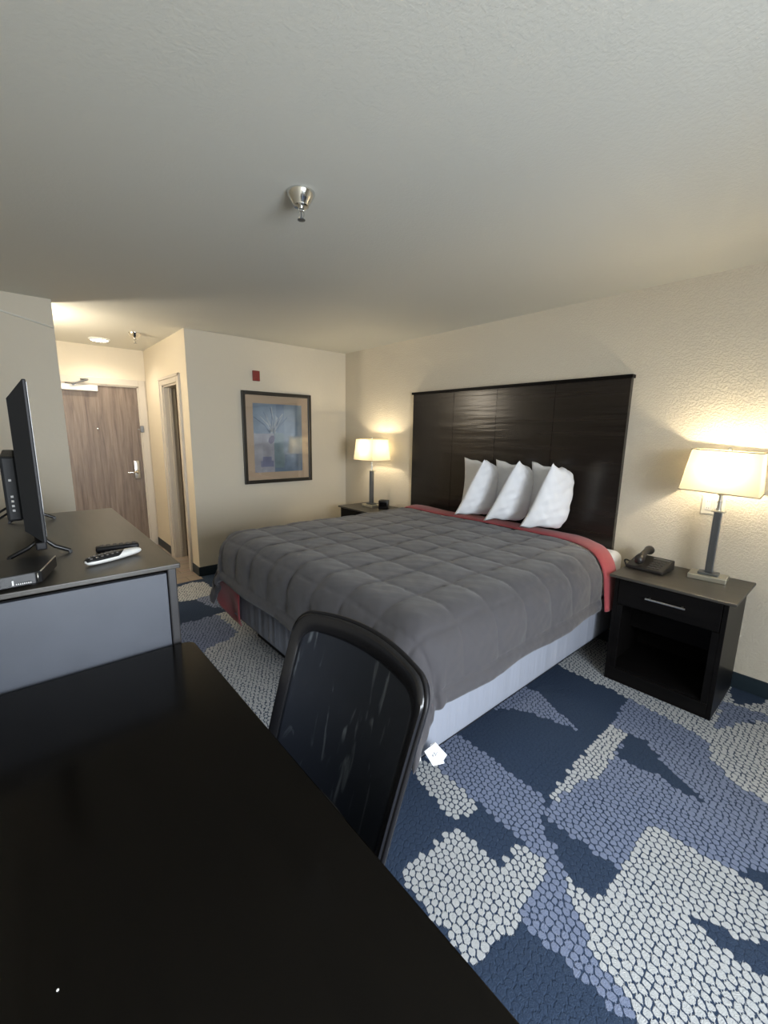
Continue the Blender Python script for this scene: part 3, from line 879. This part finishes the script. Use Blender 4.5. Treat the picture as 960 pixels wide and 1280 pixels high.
# everything below in local coords; back leans away (+x)
def back_pt(s, t, off=0.0):
    """s -1..1 across (y), t 0..1 up; surface of the backrest"""
    z = .50 + t*.455
    yw = .268*(1 - .075*(1-t))
    x = .145 + .13*t + .02*t*t + .050*(1-s*s)
    n = Vector((-.95, 0, .30))
    return Vector((x, s*yw, z)) + n*off
def back_ring(scale_s, scale_t, off, archf=.024):
    """rounded-rectangle outline on the curved back, corner radius about 8 cm"""
    out = []
    w, h = .268, .231
    r = .052
    pts = rr_rect(-w*scale_s, w*scale_s, -h*scale_t, h*scale_t, (r,)*4, 12)
    full = []
    for i, (u, v) in enumerate(pts):
        u2, v2 = pts[(i+1) % len(pts)]
        n = max(1, int(math.hypot(u2-u, v2-v)/.02))
        for k in range(n): full.append((u+(u2-u)*k/n, v+(v2-v)*k/n))
    for u, v in full:
        s, t = u/w, .5 + v/(2*h)
        p = back_pt(s, t, off)
        if v > 0: p.z += archf*(1-s*s)*(v/h)**2
        out.append(p)
    return out
def resample(P, n=140):
    P = P + [P[0]]; L = [0]
    for a_, b_ in zip(P[:-1], P[1:]): L.append(L[-1] + (b_-a_).length)
    out = []; i = 0
    for k in range(n):
        d = L[-1]*k/n
        while L[i+1] < d: i += 1
        t = (d-L[i])/max(1e-9, L[i+1]-L[i]); out.append(P[i].lerp(P[i+1], t))
    return out
# outer frame: rounded bezel, built from nested rings
b = BM()
prof = [(.885, .80, .002), (.90, .83, .007), (.955, .955, .012), (.992, .990, .010), (1.005, 1.005, .0), (1.0, 1.0, -.020), (.93, .93, -.026), (.885, .80, -.010)]
rings = [[b.verts.new(p) for p in resample(back_ring(a_, c_, o_))] for a_, c_, o_ in prof]
for A, B in zip(rings, rings[1:]+rings[:1]):
    for k in range(140): b.faces.new((A[k], A[(k+1) % 140], B[(k+1) % 140], B[k]))
back = obj('backrest_frame', b, M['chair_frame'], ch, True, 1.2)
b = BM(); tube(b, back_ring(1.012, 1.012, -.004), .0055, 8, True); obj('edge_piping', b, M['dark_plastic'], back, True)
# mesh panel
b = BM()
def panel_pt(u, v, off):
    s = -1+2*u; t_ = -1+2*v
    # squircle mapping
    s_, tt = s*math.sqrt(max(0, 1-.12*t_**8)), t_*math.sqrt(max(0, 1-.12*s**8))
    p = back_pt(s_*.90, .5+.5*tt*.83, off)
    if tt > 0: p.z += .022*(1-(s_*.9)**2)*tt**2
    p.x += .012*(1-s*s)*(1-t_*t_)
    return p
grid_surf(b, 40, 40, lambda u, v: panel_pt(u, v, 0.0))
pm = obj('mesh_panel', b, M['mesh'], ch, True)
sm = pm.modifiers.new('thickness', 'SOLIDIFY'); sm.thickness = .003; sm.offset = 0
# seat, bracket, lift, base
b = BM()
g = grid_surf(b, 24, 24, lambda u, v: Vector((0, 0, 0)))
for i in range(24):
    for j in range(24):
        s, t_ = -1+2*i/23, -1+2*j/23
        s2, t2 = s*math.sqrt(1-.2*t_**4), t_*math.sqrt(1-.2*s**4)
        g[i][j].co = Vector((-.12+.235*s2, .245*t2, .475 + .018*(1-s**6)*(1-t_**6) - .02*(s2 < -.7)*((-s2-.7)/.3)))
rim = bmesh.ops.extrude_face_region(b, geom=list(b.faces))
for v in [e for e in rim['geom'] if isinstance(e, bmesh.types.BMVert)]: v.co.z -= .07
obj('seat', b, M['black_fabric'], ch, True, .9)
b = BM(); tube(b, [(-.05, 0, .395), (.12, 0, .385), (.20, 0, .43), (.262, 0, .60)], .028, 8, rb=.012); obj('back_bracket', b, M['black_plastic'], ch, True, .8)
b = BM(); lathe(b, [(.028, .10), (.028, .26), (.018, .262), (.018, .40)], -.10, 0, 20); obj('gas_lift', b, M['black_plastic'], ch, True, .6)
for k in range(5):
    an = 2*PI*k/5+.3
    d = Vector((math.cos(an), math.sin(an), 0)); c = Vector((-.10, 0, 0))
    b = BM(); tube(b, [c+Vector((0, 0, .12)), c+d*.15+Vector((0, 0, .105)), c+d*.27+Vector((0, 0, .075))], [.026, .022, .016], 10)
    leg = obj('leg', b, M['black_plastic'], ch, True, .8)
    b = BM()
    pr_ = c+d*.27; side = Vector((-d.y, d.x, 0))
    for s_ in (-1, 1):
        lathe(b, [(.0, -.009), (.022, -.009), (.026, -.005), (.026, .005), (.022, .009), (.0, .009)], seg=20, caps=False)
        nv_ = b.verts[-6*20:] if False else None
    b.free(); b = BM()
    for s_ in (-1, 1):
        tube(b, [pr_+side*(s_*.006)+Vector((0, 0, .027)), pr_+side*(s_*.024)+Vector((0, 0, .027))], .027, 20)
    tube(b, [pr_+Vector((0, 0, .03)), pr_+Vector((0, 0, .08))], .008, 8)
    obj('caster', b, M['rubber'], leg, True, .8)

# ------------------------------------------------------------------ television
tv = thing('television', 'slim black flat-screen television on wire feet, seen edge-on', 'television', (.03, 2.30, RZ))
to = Vector(tv.location)
TY0, TY1, TZ0, TZ1 = 1.82, 2.80, 1.115, 1.655
b = BM()
box(b, .041, .052, TY0, TY1, TZ0, TZ1, .003, 2); obj('bezel', loc(b, to), M['dark_plastic'], tv)
b = BM(); box(b, .051, .0535, TY0+.008, TY1-.008, TZ0+.018, TZ1-.008); obj('screen', loc(b, to), M['screen'], tv)
b = BM()   # chamfered back shell
sec = [(.031, 0), (.031, 1), (.004, .93), (.004, .07)]
def ringb(x, m): return [b.verts.new((x, y, z)) for y, z in ((TY0+m, TZ0+m*.6), (TY1-m, TZ0+m*.6), (TY1-m, TZ1-m), (TY0+m, TZ1-m))]
r1 = ringb(.0415, .002); r2 = ringb(.006, .05); r3 = ringb(-.002, .06)
for A, B in ((r1, r2), (r2, r3)):
    for k in range(4): b.faces.new((A[k], A[(k+1) % 4], B[(k+1) % 4], B[k]))
b.faces.new(r1); b.faces.new(r3)
obj('back_shell', loc(b, to), M['tv_back'], tv)
b = BM()
box(b, -.045, .0, 2.02, 2.62, 1.165, 1.40, .008, 2)
em = obj('electronics_box', loc(b, to), M['tv_back'], tv)
for z in (1.205, 1.222, 1.239, 1.256, 1.315):
    b = BM(); box(b, -.028, -.020, 2.016, 2.021, z-.004, z+.004, .001, 1)
    obj('port', loc(b, to), M['white_mark'], em)
b = BM(); box(b, .020, .050, TY0+.0, TY0+.20, TZ0-.024, TZ0+.002, .004); obj('sensor_bar', loc(b, to), M['dark_plastic'], tv)
for y in (1.92, 2.69):
    b = BM()
    tube(b, [(.118, y, RZ+.007), (.075, y, RZ+.030), (.040, y, RZ+.068), (.0, y, RZ+.035), (-.055, y, RZ+.007)], .0075, 8)
    tube(b, [(.118, y-.012, RZ+.006), (.118, y+.012, RZ+.006)], .006, 8); tube(b, [(-.055, y-.012, RZ+.006), (-.055, y+.012, RZ+.006)], .006, 8)
    obj('foot', loc(b, to), M['black_plastic'], tv, True, .9)
for (z, y, z2) in ((1.215, 2.10, 1.14), (1.18, 2.2, RZ+.06)):
    b = BM(); tube(b, [(-.03, y, z), (-.07, y-.05, z-.02), (-.12, y-.12, z2), (XLW+.01, y-.2, z2-.03)], .004, 6)
    obj('cable', loc(b, to), M['rubber'], tv, True)

# set-top box
sb = thing('cable_box', 'flat black set-top box at the dresser edge in front of the television', 'cable box', (-.03, 1.63, RZ))
so = Vector(sb.location)
bz0, bz1 = RZ+.008, RZ+.043
b = BM()
pts = [(-.16, 1.535), (-.06, 1.542), (.006, 1.550), (.022, 1.558), (.066, 1.715), (.05, 1.74), (-.14, 1.76), (-.165, 1.60)]
prism(b, pts, lambda u, v, t: (u, v, t), bz0, bz1)
bevel_mod(obj('casing', loc(b, so), M['black_plastic'], sb), .003, 2)
b = BM()
box(b, -.046, -.042, 1.538, 1.5415, bz0+.008, bz0+.022)
for k in range(8): box(b, -.038+k*.0045, -.0355+k*.0045, 1.540, 1.5445, bz0+.008, bz0+.011)
obj('front_mark', loc(b, so), M['white_mark'], sb)
b = BM(); box(b, -.078, -.074, 1.537, 1.5405, bz0+.006, bz0+.024)
obj('front_mark', loc(b, so), M['white_mark'], sb)
b = BM()
tube(b, [(.020, 1.555, bz1), (.064, 1.712, bz1)], .0022, 6); tube(b, [(.012, 1.550, bz0+.006), (.012, 1.550, bz1-.004)], .002, 6)
obj('chrome_edge', loc(b, so), M['silver'], sb, True)
for (x, y) in ((-.13, 1.57), (.0, 1.575), (.04, 1.70), (-.12, 1.73)):
    b = BM(); lathe(b, [(.008, RZ+.0005), (.009, bz0+.001)], x, y, 12); obj('foot', loc(b, so), M['rubber'], sb, True, .6)

# remotes
def remote(name, p0, p1, w, h, m, label):
    p0 = Vector(p0); p1 = Vector(p1); L = (p1-p0).length; ang = math.atan2(p1.y-p0.y, p1.x-p0.x)
    t = thing(name, label, 'remote control', (p0+p1)/2, ang, 'remotes on the dresser')
    return t, L
t, L = remote('remote_control', (.190, 1.862, RZ), (.330, 1.848, RZ), .045, .02, None, 'slim black remote lying behind the white one on the dresser')
b = BM(); box(b, -L/2, L/2, -.021, .021, .0, .020, .007, 3); obj('body', b, M['dark_plastic'], t, True, .7)
b = BM()
for i in range(6):
    for j in range(3): box(b, -L/2+.014+i*.021, -L/2+.026+i*.021, -.014+j*.0105, -.007+j*.0105, .0195, .0222, .001, 1)
obj('keypad', b, M['key'], t)
t, L = remote('remote_control', (.136, 1.668, RZ), (.318, 1.752, RZ), .05, .03, None, 'chunky white remote with a black key face at the front of the dresser')
b = BM()
n_ = 28; rings = []
for i in range(n_+1):
    k = i/n_; x = -L/2 + L*k
    w = (.019+.007*math.sin(PI*min(1, k*1.15)))*(max(0.0001, 1-abs(2*k-1)**10))**.5; hh = (.011+.006*math.sin(PI*k*.8+.5))*(max(0.0001, 1-abs(2*k-1)**10))**.5
    rings.append([b.verts.new((x, w*math.cos(2*PI*s_/20), .0155 + hh*math.sin(2*PI*s_/20)*.9)) for s_ in range(20)])
for A, B in zip(rings[:-1], rings[1:]):
    for s_ in range(20): b.faces.new((A[s_], A[(s_+1) % 20], B[(s_+1) % 20], B[s_]))
b.faces.new(rings[0]); b.faces.new(rings[-1])
obj('body', b, M['white_plastic'], t, True)
b = BM()
def kf(u, v):
    k = u*.66+.012; x = -L/2 + L*k
    w = (.019+.007*math.sin(PI*min(1, k*1.15)))*(1-abs(2*k-1)**10)**.5; hh = (.011+.006*math.sin(PI*k*.8+.5))*(1-abs(2*k-1)**10)**.5
    a = PI*(.06+.88*v)*1.0
    w_ = 1 if u < .75 else (1-(u-.75)/.25*.9)
    a = PI/2+(a-PI/2)*w_
    return Vector((x, (w+.0012)*math.cos(a), .0155+(hh+.0012)*math.sin(a)*.9))
grid_surf(b, 24, 12, kf)
o = obj('key_face', b, M['black_plastic'], t, True); sm = o.modifiers.new('thickness', 'SOLIDIFY'); sm.thickness = .001
b = BM()
for i in range(6):
    for j in range(3):
        p = kf(.1+i*.13, .28+j*.22)
        box(b, p.x-.004, p.x+.004, p.y-.003, p.y+.003, p.z-.001, p.z+.002, .001, 1)
obj('keypad', b, M['label_card'], t)

# crumb on the desk
b = BM(); lathe(b, [(.0005, .7601), (.0018, .7605), (.0016, .7620), (.0004, .7628)], -.035, .613, 7)
tag(obj('crumb', b, M['white_plastic'], None, True), 'tiny white crumb lying on the black desktop', 'crumb')

# ------------------------------------------------------------------ phone
ph = thing('telephone', 'black corded desk telephone on the right nightstand', 'telephone', (2.965, .840, .68), math.radians(-4))
b = BM()   # wedge body, low at the front (-x), high at the back
sd = [(-.095, .004), (-.095, .022), (.075, .066), (.095, .062), (.095, .004)]
prism(b, sd, lambda u, v, t: (u, t, v), -.105, .105)
bevel_mod(obj('body', b, M['keyface'], ph), .006, 3)
def slope_z(x): return .022 + (x+.095)/.17*.044
b = BM()
for i in range(4):
    for j in range(3):
        x = -.065+i*.026; y = -.070+j*.024; z = slope_z(x)
        box(b, x-.008, x+.008, y-.009, y+.009, z-.002, z+.004, .002, 1)
kp = obj('keypad', b, M['key'], ph)
b = BM(); x0, x1 = .048, .068; box(b, x0, x1, -.09, .0, slope_z(x0), slope_z(x1)-.001); obj('faceplate_card', b, M['label_card'], ph)
# handset
b = BM()
hs = []
for i in range(15):
    k = i/14; x = -.10 + .20*k
    z = slope_z(max(-.09, min(.075, x)))+.018 + .024*math.sin(PI*k)+.006
    hs.append((x*.92, .038, z+.004))
rads = [.016, .027, .030, .027, .022, .019, .018, .0175, .018, .019, .022, .027, .030, .027, .016]
tube(b, hs, rads, 14, rb=None)
obj('handset', b, M['keyface'], ph, True, 1.0)
b = BM(); pts = []
for i in range(90):
    k = i/89; ang = k*2*PI*15
    c = Vector((-.09+.03*math.sin(k*PI)+.10*k, .098+.045*math.sin(PI*k)+.0, .010+.016*math.sin(PI*k)))
    pts.append(c + Vector((.0, .0045*math.cos(ang), .0045*math.sin(ang))))
tube(b, pts, .0018, 5); obj('coiled_cord', b, M['black_plastic'], ph, True)

# clock radio
cr = thing('clock_radio', 'small black cube clock radio beside the far lamp', 'clock', (3.01, 3.47, .68), math.radians(38))
b = BM(); box(b, -.045, .045, -.052, .052, .0, .095, .006, 2); obj('casing', b, M['black_plastic'], cr, True, .6)
b = BM(); box(b, -.0475, -.0445, -.04, .04, .03, .075); obj('display', b, M['screen'], cr)
b = BM(); box(b, -.02, .02, -.03, .03, .094, .098, .001, 1); obj('snooze_bar', b, M['dark_plastic'], cr)

# ------------------------------------------------------------------ wall things
# wall plate behind the near lamp
op = thing('wall_outlet', 'ivory wall plate half hidden behind the right lamp', 'outlet', (XR, .61, 1.10))
b = BM(); box(b, -.007, -.0005, -.058, .058, -.058, .058, .003, 2); obj('cover_plate', b, M['ivory'], op)
for s_ in (-.024, .024):
    b = BM(); box(b, -.0095, -.006, s_-.016, s_+.016, -.034, .034, .001, 1)
    sk = obj('socket', b, M['white_plastic'], op)
    for z in (-.02, .02):
        for y in (-.005, .005):
            b = BM(); box(b, -.0100, -.0093, s_+y-.001, s_+y+.001, z-.004, z+.004); obj('slot', b, M['grey_mark'], sk)

# fire strobe plate
fs = thing('fire_alarm_strobe', 'small red alarm plate on the wall above the picture', 'fire alarm', (2.02, YF, 2.072))
b = BM(); box(b, -.038, .038, -.022, -.0005, -.052, .052, .004, 2); obj('cover_plate', b, M['red_plastic'], fs)
b = BM(); box(b, -.016, .016, -.026, -.021, -.030, .008, .003, 2); obj('lens', b, M['red_plastic'], fs)

# framed picture
PX0, PX1, PZ0, PZ1 = 1.845, 2.675, .930, 1.915
pc = thing('framed_picture', 'dark framed print of pale branches on blue, hung on the far wall', 'picture', ((PX0+PX1)/2, YF, (PZ0+PZ1)/2))
po = Vector(pc.location)
fw = .038
b = BM()
for (x0, x1, z0, z1) in ((PX0, PX0+fw, PZ0, PZ1), (PX1-fw, PX1, PZ0, PZ1), (PX0+fw, PX1-fw, PZ0, PZ0+fw), (PX0+fw, PX1-fw, PZ1-fw, PZ1)):
    box(b, x0, x1, YF-.030, YF-.001, z0, z1, .004, 2)
obj('frame', loc(b, po), M['frame'], pc)
b = BM(); box(b, PX0+fw, PX1-fw, YF-.010, YF-.002, PZ0+fw, PZ1-fw); obj('mat_board', loc(b, po), M['mat_board'], pc)
ax0, ax1, az0, az1 = PX0+.122, PX1-.120, PZ0+.120, PZ1-.122
def artmat(name, c): return mat(name, c, .8, var=(9, .18))
AM = [artmat('art_pale_blue', (.22, .28, .34)), artmat('art_sky_blue', (.22, .27, .31)), artmat('art_deep_blue', (.16, .21, .27)), artmat('art_teal', (.20, .26, .27)),
      artmat('art_warm_white', (.36, .35, .37)), artmat('art_branch', (.44, .47, .47)), artmat('art_slate_branch', (.10, .14, .20)), artmat('art_mauve', (.15, .13, .19)), artmat('art_lavender', (.21, .215, .30))]
b = BM()
aw, ah = ax1-ax0, az1-az0
def apatch(u0, u1, v0, v1, mi, dy):
    box(b, ax0+aw*u0, ax0+aw*u1, YF-.0102-dy, YF-.0100, az0+ah*v0, az0+ah*v1, 0, 1, mi)
apatch(0, 1, 0, 1, 0, .0002)
for (u0, u1, v0, v1, mi) in ((.0, .46, .58, 1, 0), (.46, .62, .58, 1, 2), (.62, 1, .75, 1, 1), (.62, .85, .55, .8, 0), (.0, .40, .0, .57, 4), (.40, .60, .06, .58, 3), (.60, .78, .0, .55, 1), (.62, 1, .0, .26, 2), (.28, .62, .0, .12, 2), (.12, .38, .08, .17, 8), (.16, .34, .17, .23, 8)):
    apatch(u0, u1, v0, v1, mi, .0004+.00003*mi)
rb_ = random.Random(5)
def stroke(pts, w, mi):
    P = [(ax0+aw*u, az0+ah*v) for u, v in pts]
    for (x0, z0), (x1, z1) in zip(P[:-1], P[1:]):
        dx, dz = x1-x0, z1-z0; L = math.hypot(dx, dz) or 1; nx_, nz_ = -dz/L*w, dx/L*w
        prism(b, [(x0-nx_, z0-nz_), (x1-nx_*.6, z1-nz_*.6), (x1+nx_*.6, z1+nz_*.6), (x0+nx_, z0+nz_)], lambda u, v, t: (u, t, v), YF-.0112, YF-.0104, mi)
for k in range(16):
    an = math.radians(42 + 96*k/15 + rb_.uniform(-5, 5)); L = rb_.uniform(.22, .38)
    u0, v0 = .36+rb_.uniform(-.04, .06), .58
    pts = [(u0, v0), (u0+.45*L*math.cos(an)+.02, v0+.5*L*math.sin(an)), (u0+L*math.cos(an)*1.15, v0+L*math.sin(an))]
    stroke(pts, rb_.uniform(.003, .008), 5 if k % 3 else 6)
# small jar shape
jar = [(.30, .50), (.34, .54), (.40, .54), (.42, .50), (.39, .44), (.33, .42), (.28, .45)]
prism(b, [(ax0+aw*u, az0+ah*v) for u, v in jar], lambda u, v, t: (u, t, v), YF-.0112, YF-.0104, 7)
obj('art_print', loc(b, po), AM, pc)
b = BM(); box(b, PX0+fw-.002, PX1-fw+.002, YF-.0175, YF-.0150, PZ0+fw-.002, PZ1-fw+.002); obj('glass', loc(b, po), M['pane'], pc)

# ------------------------------------------------------------------ ceiling things
def sprinkler(x, y, label, sc=1.0):
    t = thing('fire_sprinkler', label, 'sprinkler', (x, y, H), 0, 'ceiling sprinklers')
    b = BM(); lathe(b, [(.056, -.0005), (.056, -.004), (.050, -.016), (.041, -.032), (.033, -.043), (.030, -.049), (.016, -.051)], seg=40, caps=True); obj('escutcheon', b, M['chrome'], t, True, .8)
    b = BM(); lathe(b, [(.012, -.050), (.012, -.060), (.0085, -.062), (.0085, -.066)], seg=20)
    tube(b, [(.010, 0, -.060), (.013, 0, -.075), (.006, 0, -.094)], .0025, 6); tube(b, [(-.010, 0, -.060), (-.013, 0, -.075), (-.006, 0, -.094)], .0025, 6)
    obj('frame_arms', b, M['chrome'], t, True, .8)
    b = BM(); lathe(b, [(.0025, -.065), (.0025, -.090)], seg=10); obj('glass_bulb', b, M['pewter'], t, True, .8)
    b = BM(); lathe(b, [(.006, -.090), (.006, -.094), (.0155, -.097), (.0155, -.099), (.004, -.100)], seg=24); obj('deflector', b, M['pewter'], t, True, .6)
    return t
sprinkler(.979, 1.663, 'chrome sprinkler in a bell cup on the bedroom ceiling')
sprinkler(1.031, 5.008, 'small chrome sprinkler on the hallway ceiling beside the downlight')
dl = thing('downlight', 'round glowing downlight flush in the hallway ceiling', 'ceiling light', (.818, 5.634, H))
b = BM(); lathe(b, [(.098, -.001), (.098, -.008), (.085, -.014), (.080, -.012)], seg=40, caps=False); obj('trim_ring', b, M['white_plastic'], dl, True, .8)
b = BM(); lathe(b, [(.081, -.010), (.070, -.016), (.04, -.021), (.001, -.023)], seg=40, caps=True); obj('diffuser', b, M['down'], dl, True)

# vanity light in the closet alcove behind the block wall
vl = thing('wall_sconce', 'small round glass sconce in the alcove behind the closet wall', 'wall light', (XLW, 4.66, 2.05))
b = BM(); lathe(b, [(.05, 0), (.05, .015), (.015, .02), (.015, .06)], seg=24)
for v in b.verts: v.co = Vector((v.co.z+.0005, v.co.x, v.co.y))
obj('back_plate', b, M['silver'], vl, True, .6)
b = BM(); bmesh.ops.create_uvsphere(b, u_segments=24, v_segments=14, radius=.06)
for v in b.verts: v.co.x += .115
obj('globe', b, M['down'], vl, True)

# ------------------------------------------------------------------ lights
def light(kind, name, loc_, energy, col, **kw):
    l = bpy.data.lights.new(name, kind); l.energy = energy; l.color = col
    for k, v in kw.items(): setattr(l, k, v)
    o = bpy.data.objects.new(name, l); COL.objects.link(o); o.location = loc_
    return o
w = light('AREA', 'window_daylight', ((WX0+WX1)/2, YW-.25, (WZ0+WZ1)/2), 180, (.84, .905, .97), shape='RECTANGLE', size=WX1-WX0, size_y=WZ1-WZ0)
w.rotation_euler = (math.radians(58), 0, 0)   # shines towards +y
for lp in (lampA, lampB):
    l = light('POINT', 'lamp_bulb_light', Vector(lp.location)+Vector((0, 0, .665)), 12 if lp is lampA else 8.5, (1.0, .84, .58), shadow_soft_size=.02)
light('SPOT', 'downlight_lamp', (.818, 5.634, H-.03), 26, (1, .86, .66), shadow_soft_size=.06, spot_size=math.radians(150), spot_blend=.6)
light('POINT', 'sconce_lamp', (XLW+.115+.09, 4.66, 2.05), 29, (1, .88, .70), shadow_soft_size=.05)

wd = bpy.data.worlds.new('world'); bpy.context.scene.world = wd; wd.use_nodes = True
wd.node_tree.nodes['Background'].inputs[0].default_value = (.75, .87, 1, 1)
wd.node_tree.nodes['Background'].inputs[1].default_value = 1.0

# ------------------------------------------------------------------ camera
f, yaw, pitch, roll, hc = 529.5342, .7153, .1853, .0154, 1.5036
fwd = Vector((math.sin(yaw)*math.cos(pitch), math.cos(yaw)*math.cos(pitch), -math.sin(pitch)))
right = Vector((math.cos(yaw), -math.sin(yaw), 0)); up = right.cross(fwd)
r2 = right*math.cos(roll) + up*math.sin(roll); u2 = -right*math.sin(roll) + up*math.cos(roll)
cam = bpy.data.cameras.new('camera'); cam.sensor_fit = 'HORIZONTAL'; cam.sensor_width = 36; cam.lens = 36*f/960; cam.clip_start = .02
co = bpy.data.objects.new('camera', cam); COL.objects.link(co)
co.matrix_world = Matrix(((r2.x, u2.x, -fwd.x, 0), (r2.y, u2.y, -fwd.y, 0), (r2.z, u2.z, -fwd.z, hc), (0, 0, 0, 1)))
bpy.context.scene.camera = co
vs = bpy.context.scene.view_settings
vs.view_transform = 'Standard'; vs.look = 'None'; vs.gamma = 1; vs.use_curve_mapping = False; vs.exposure = 0.3
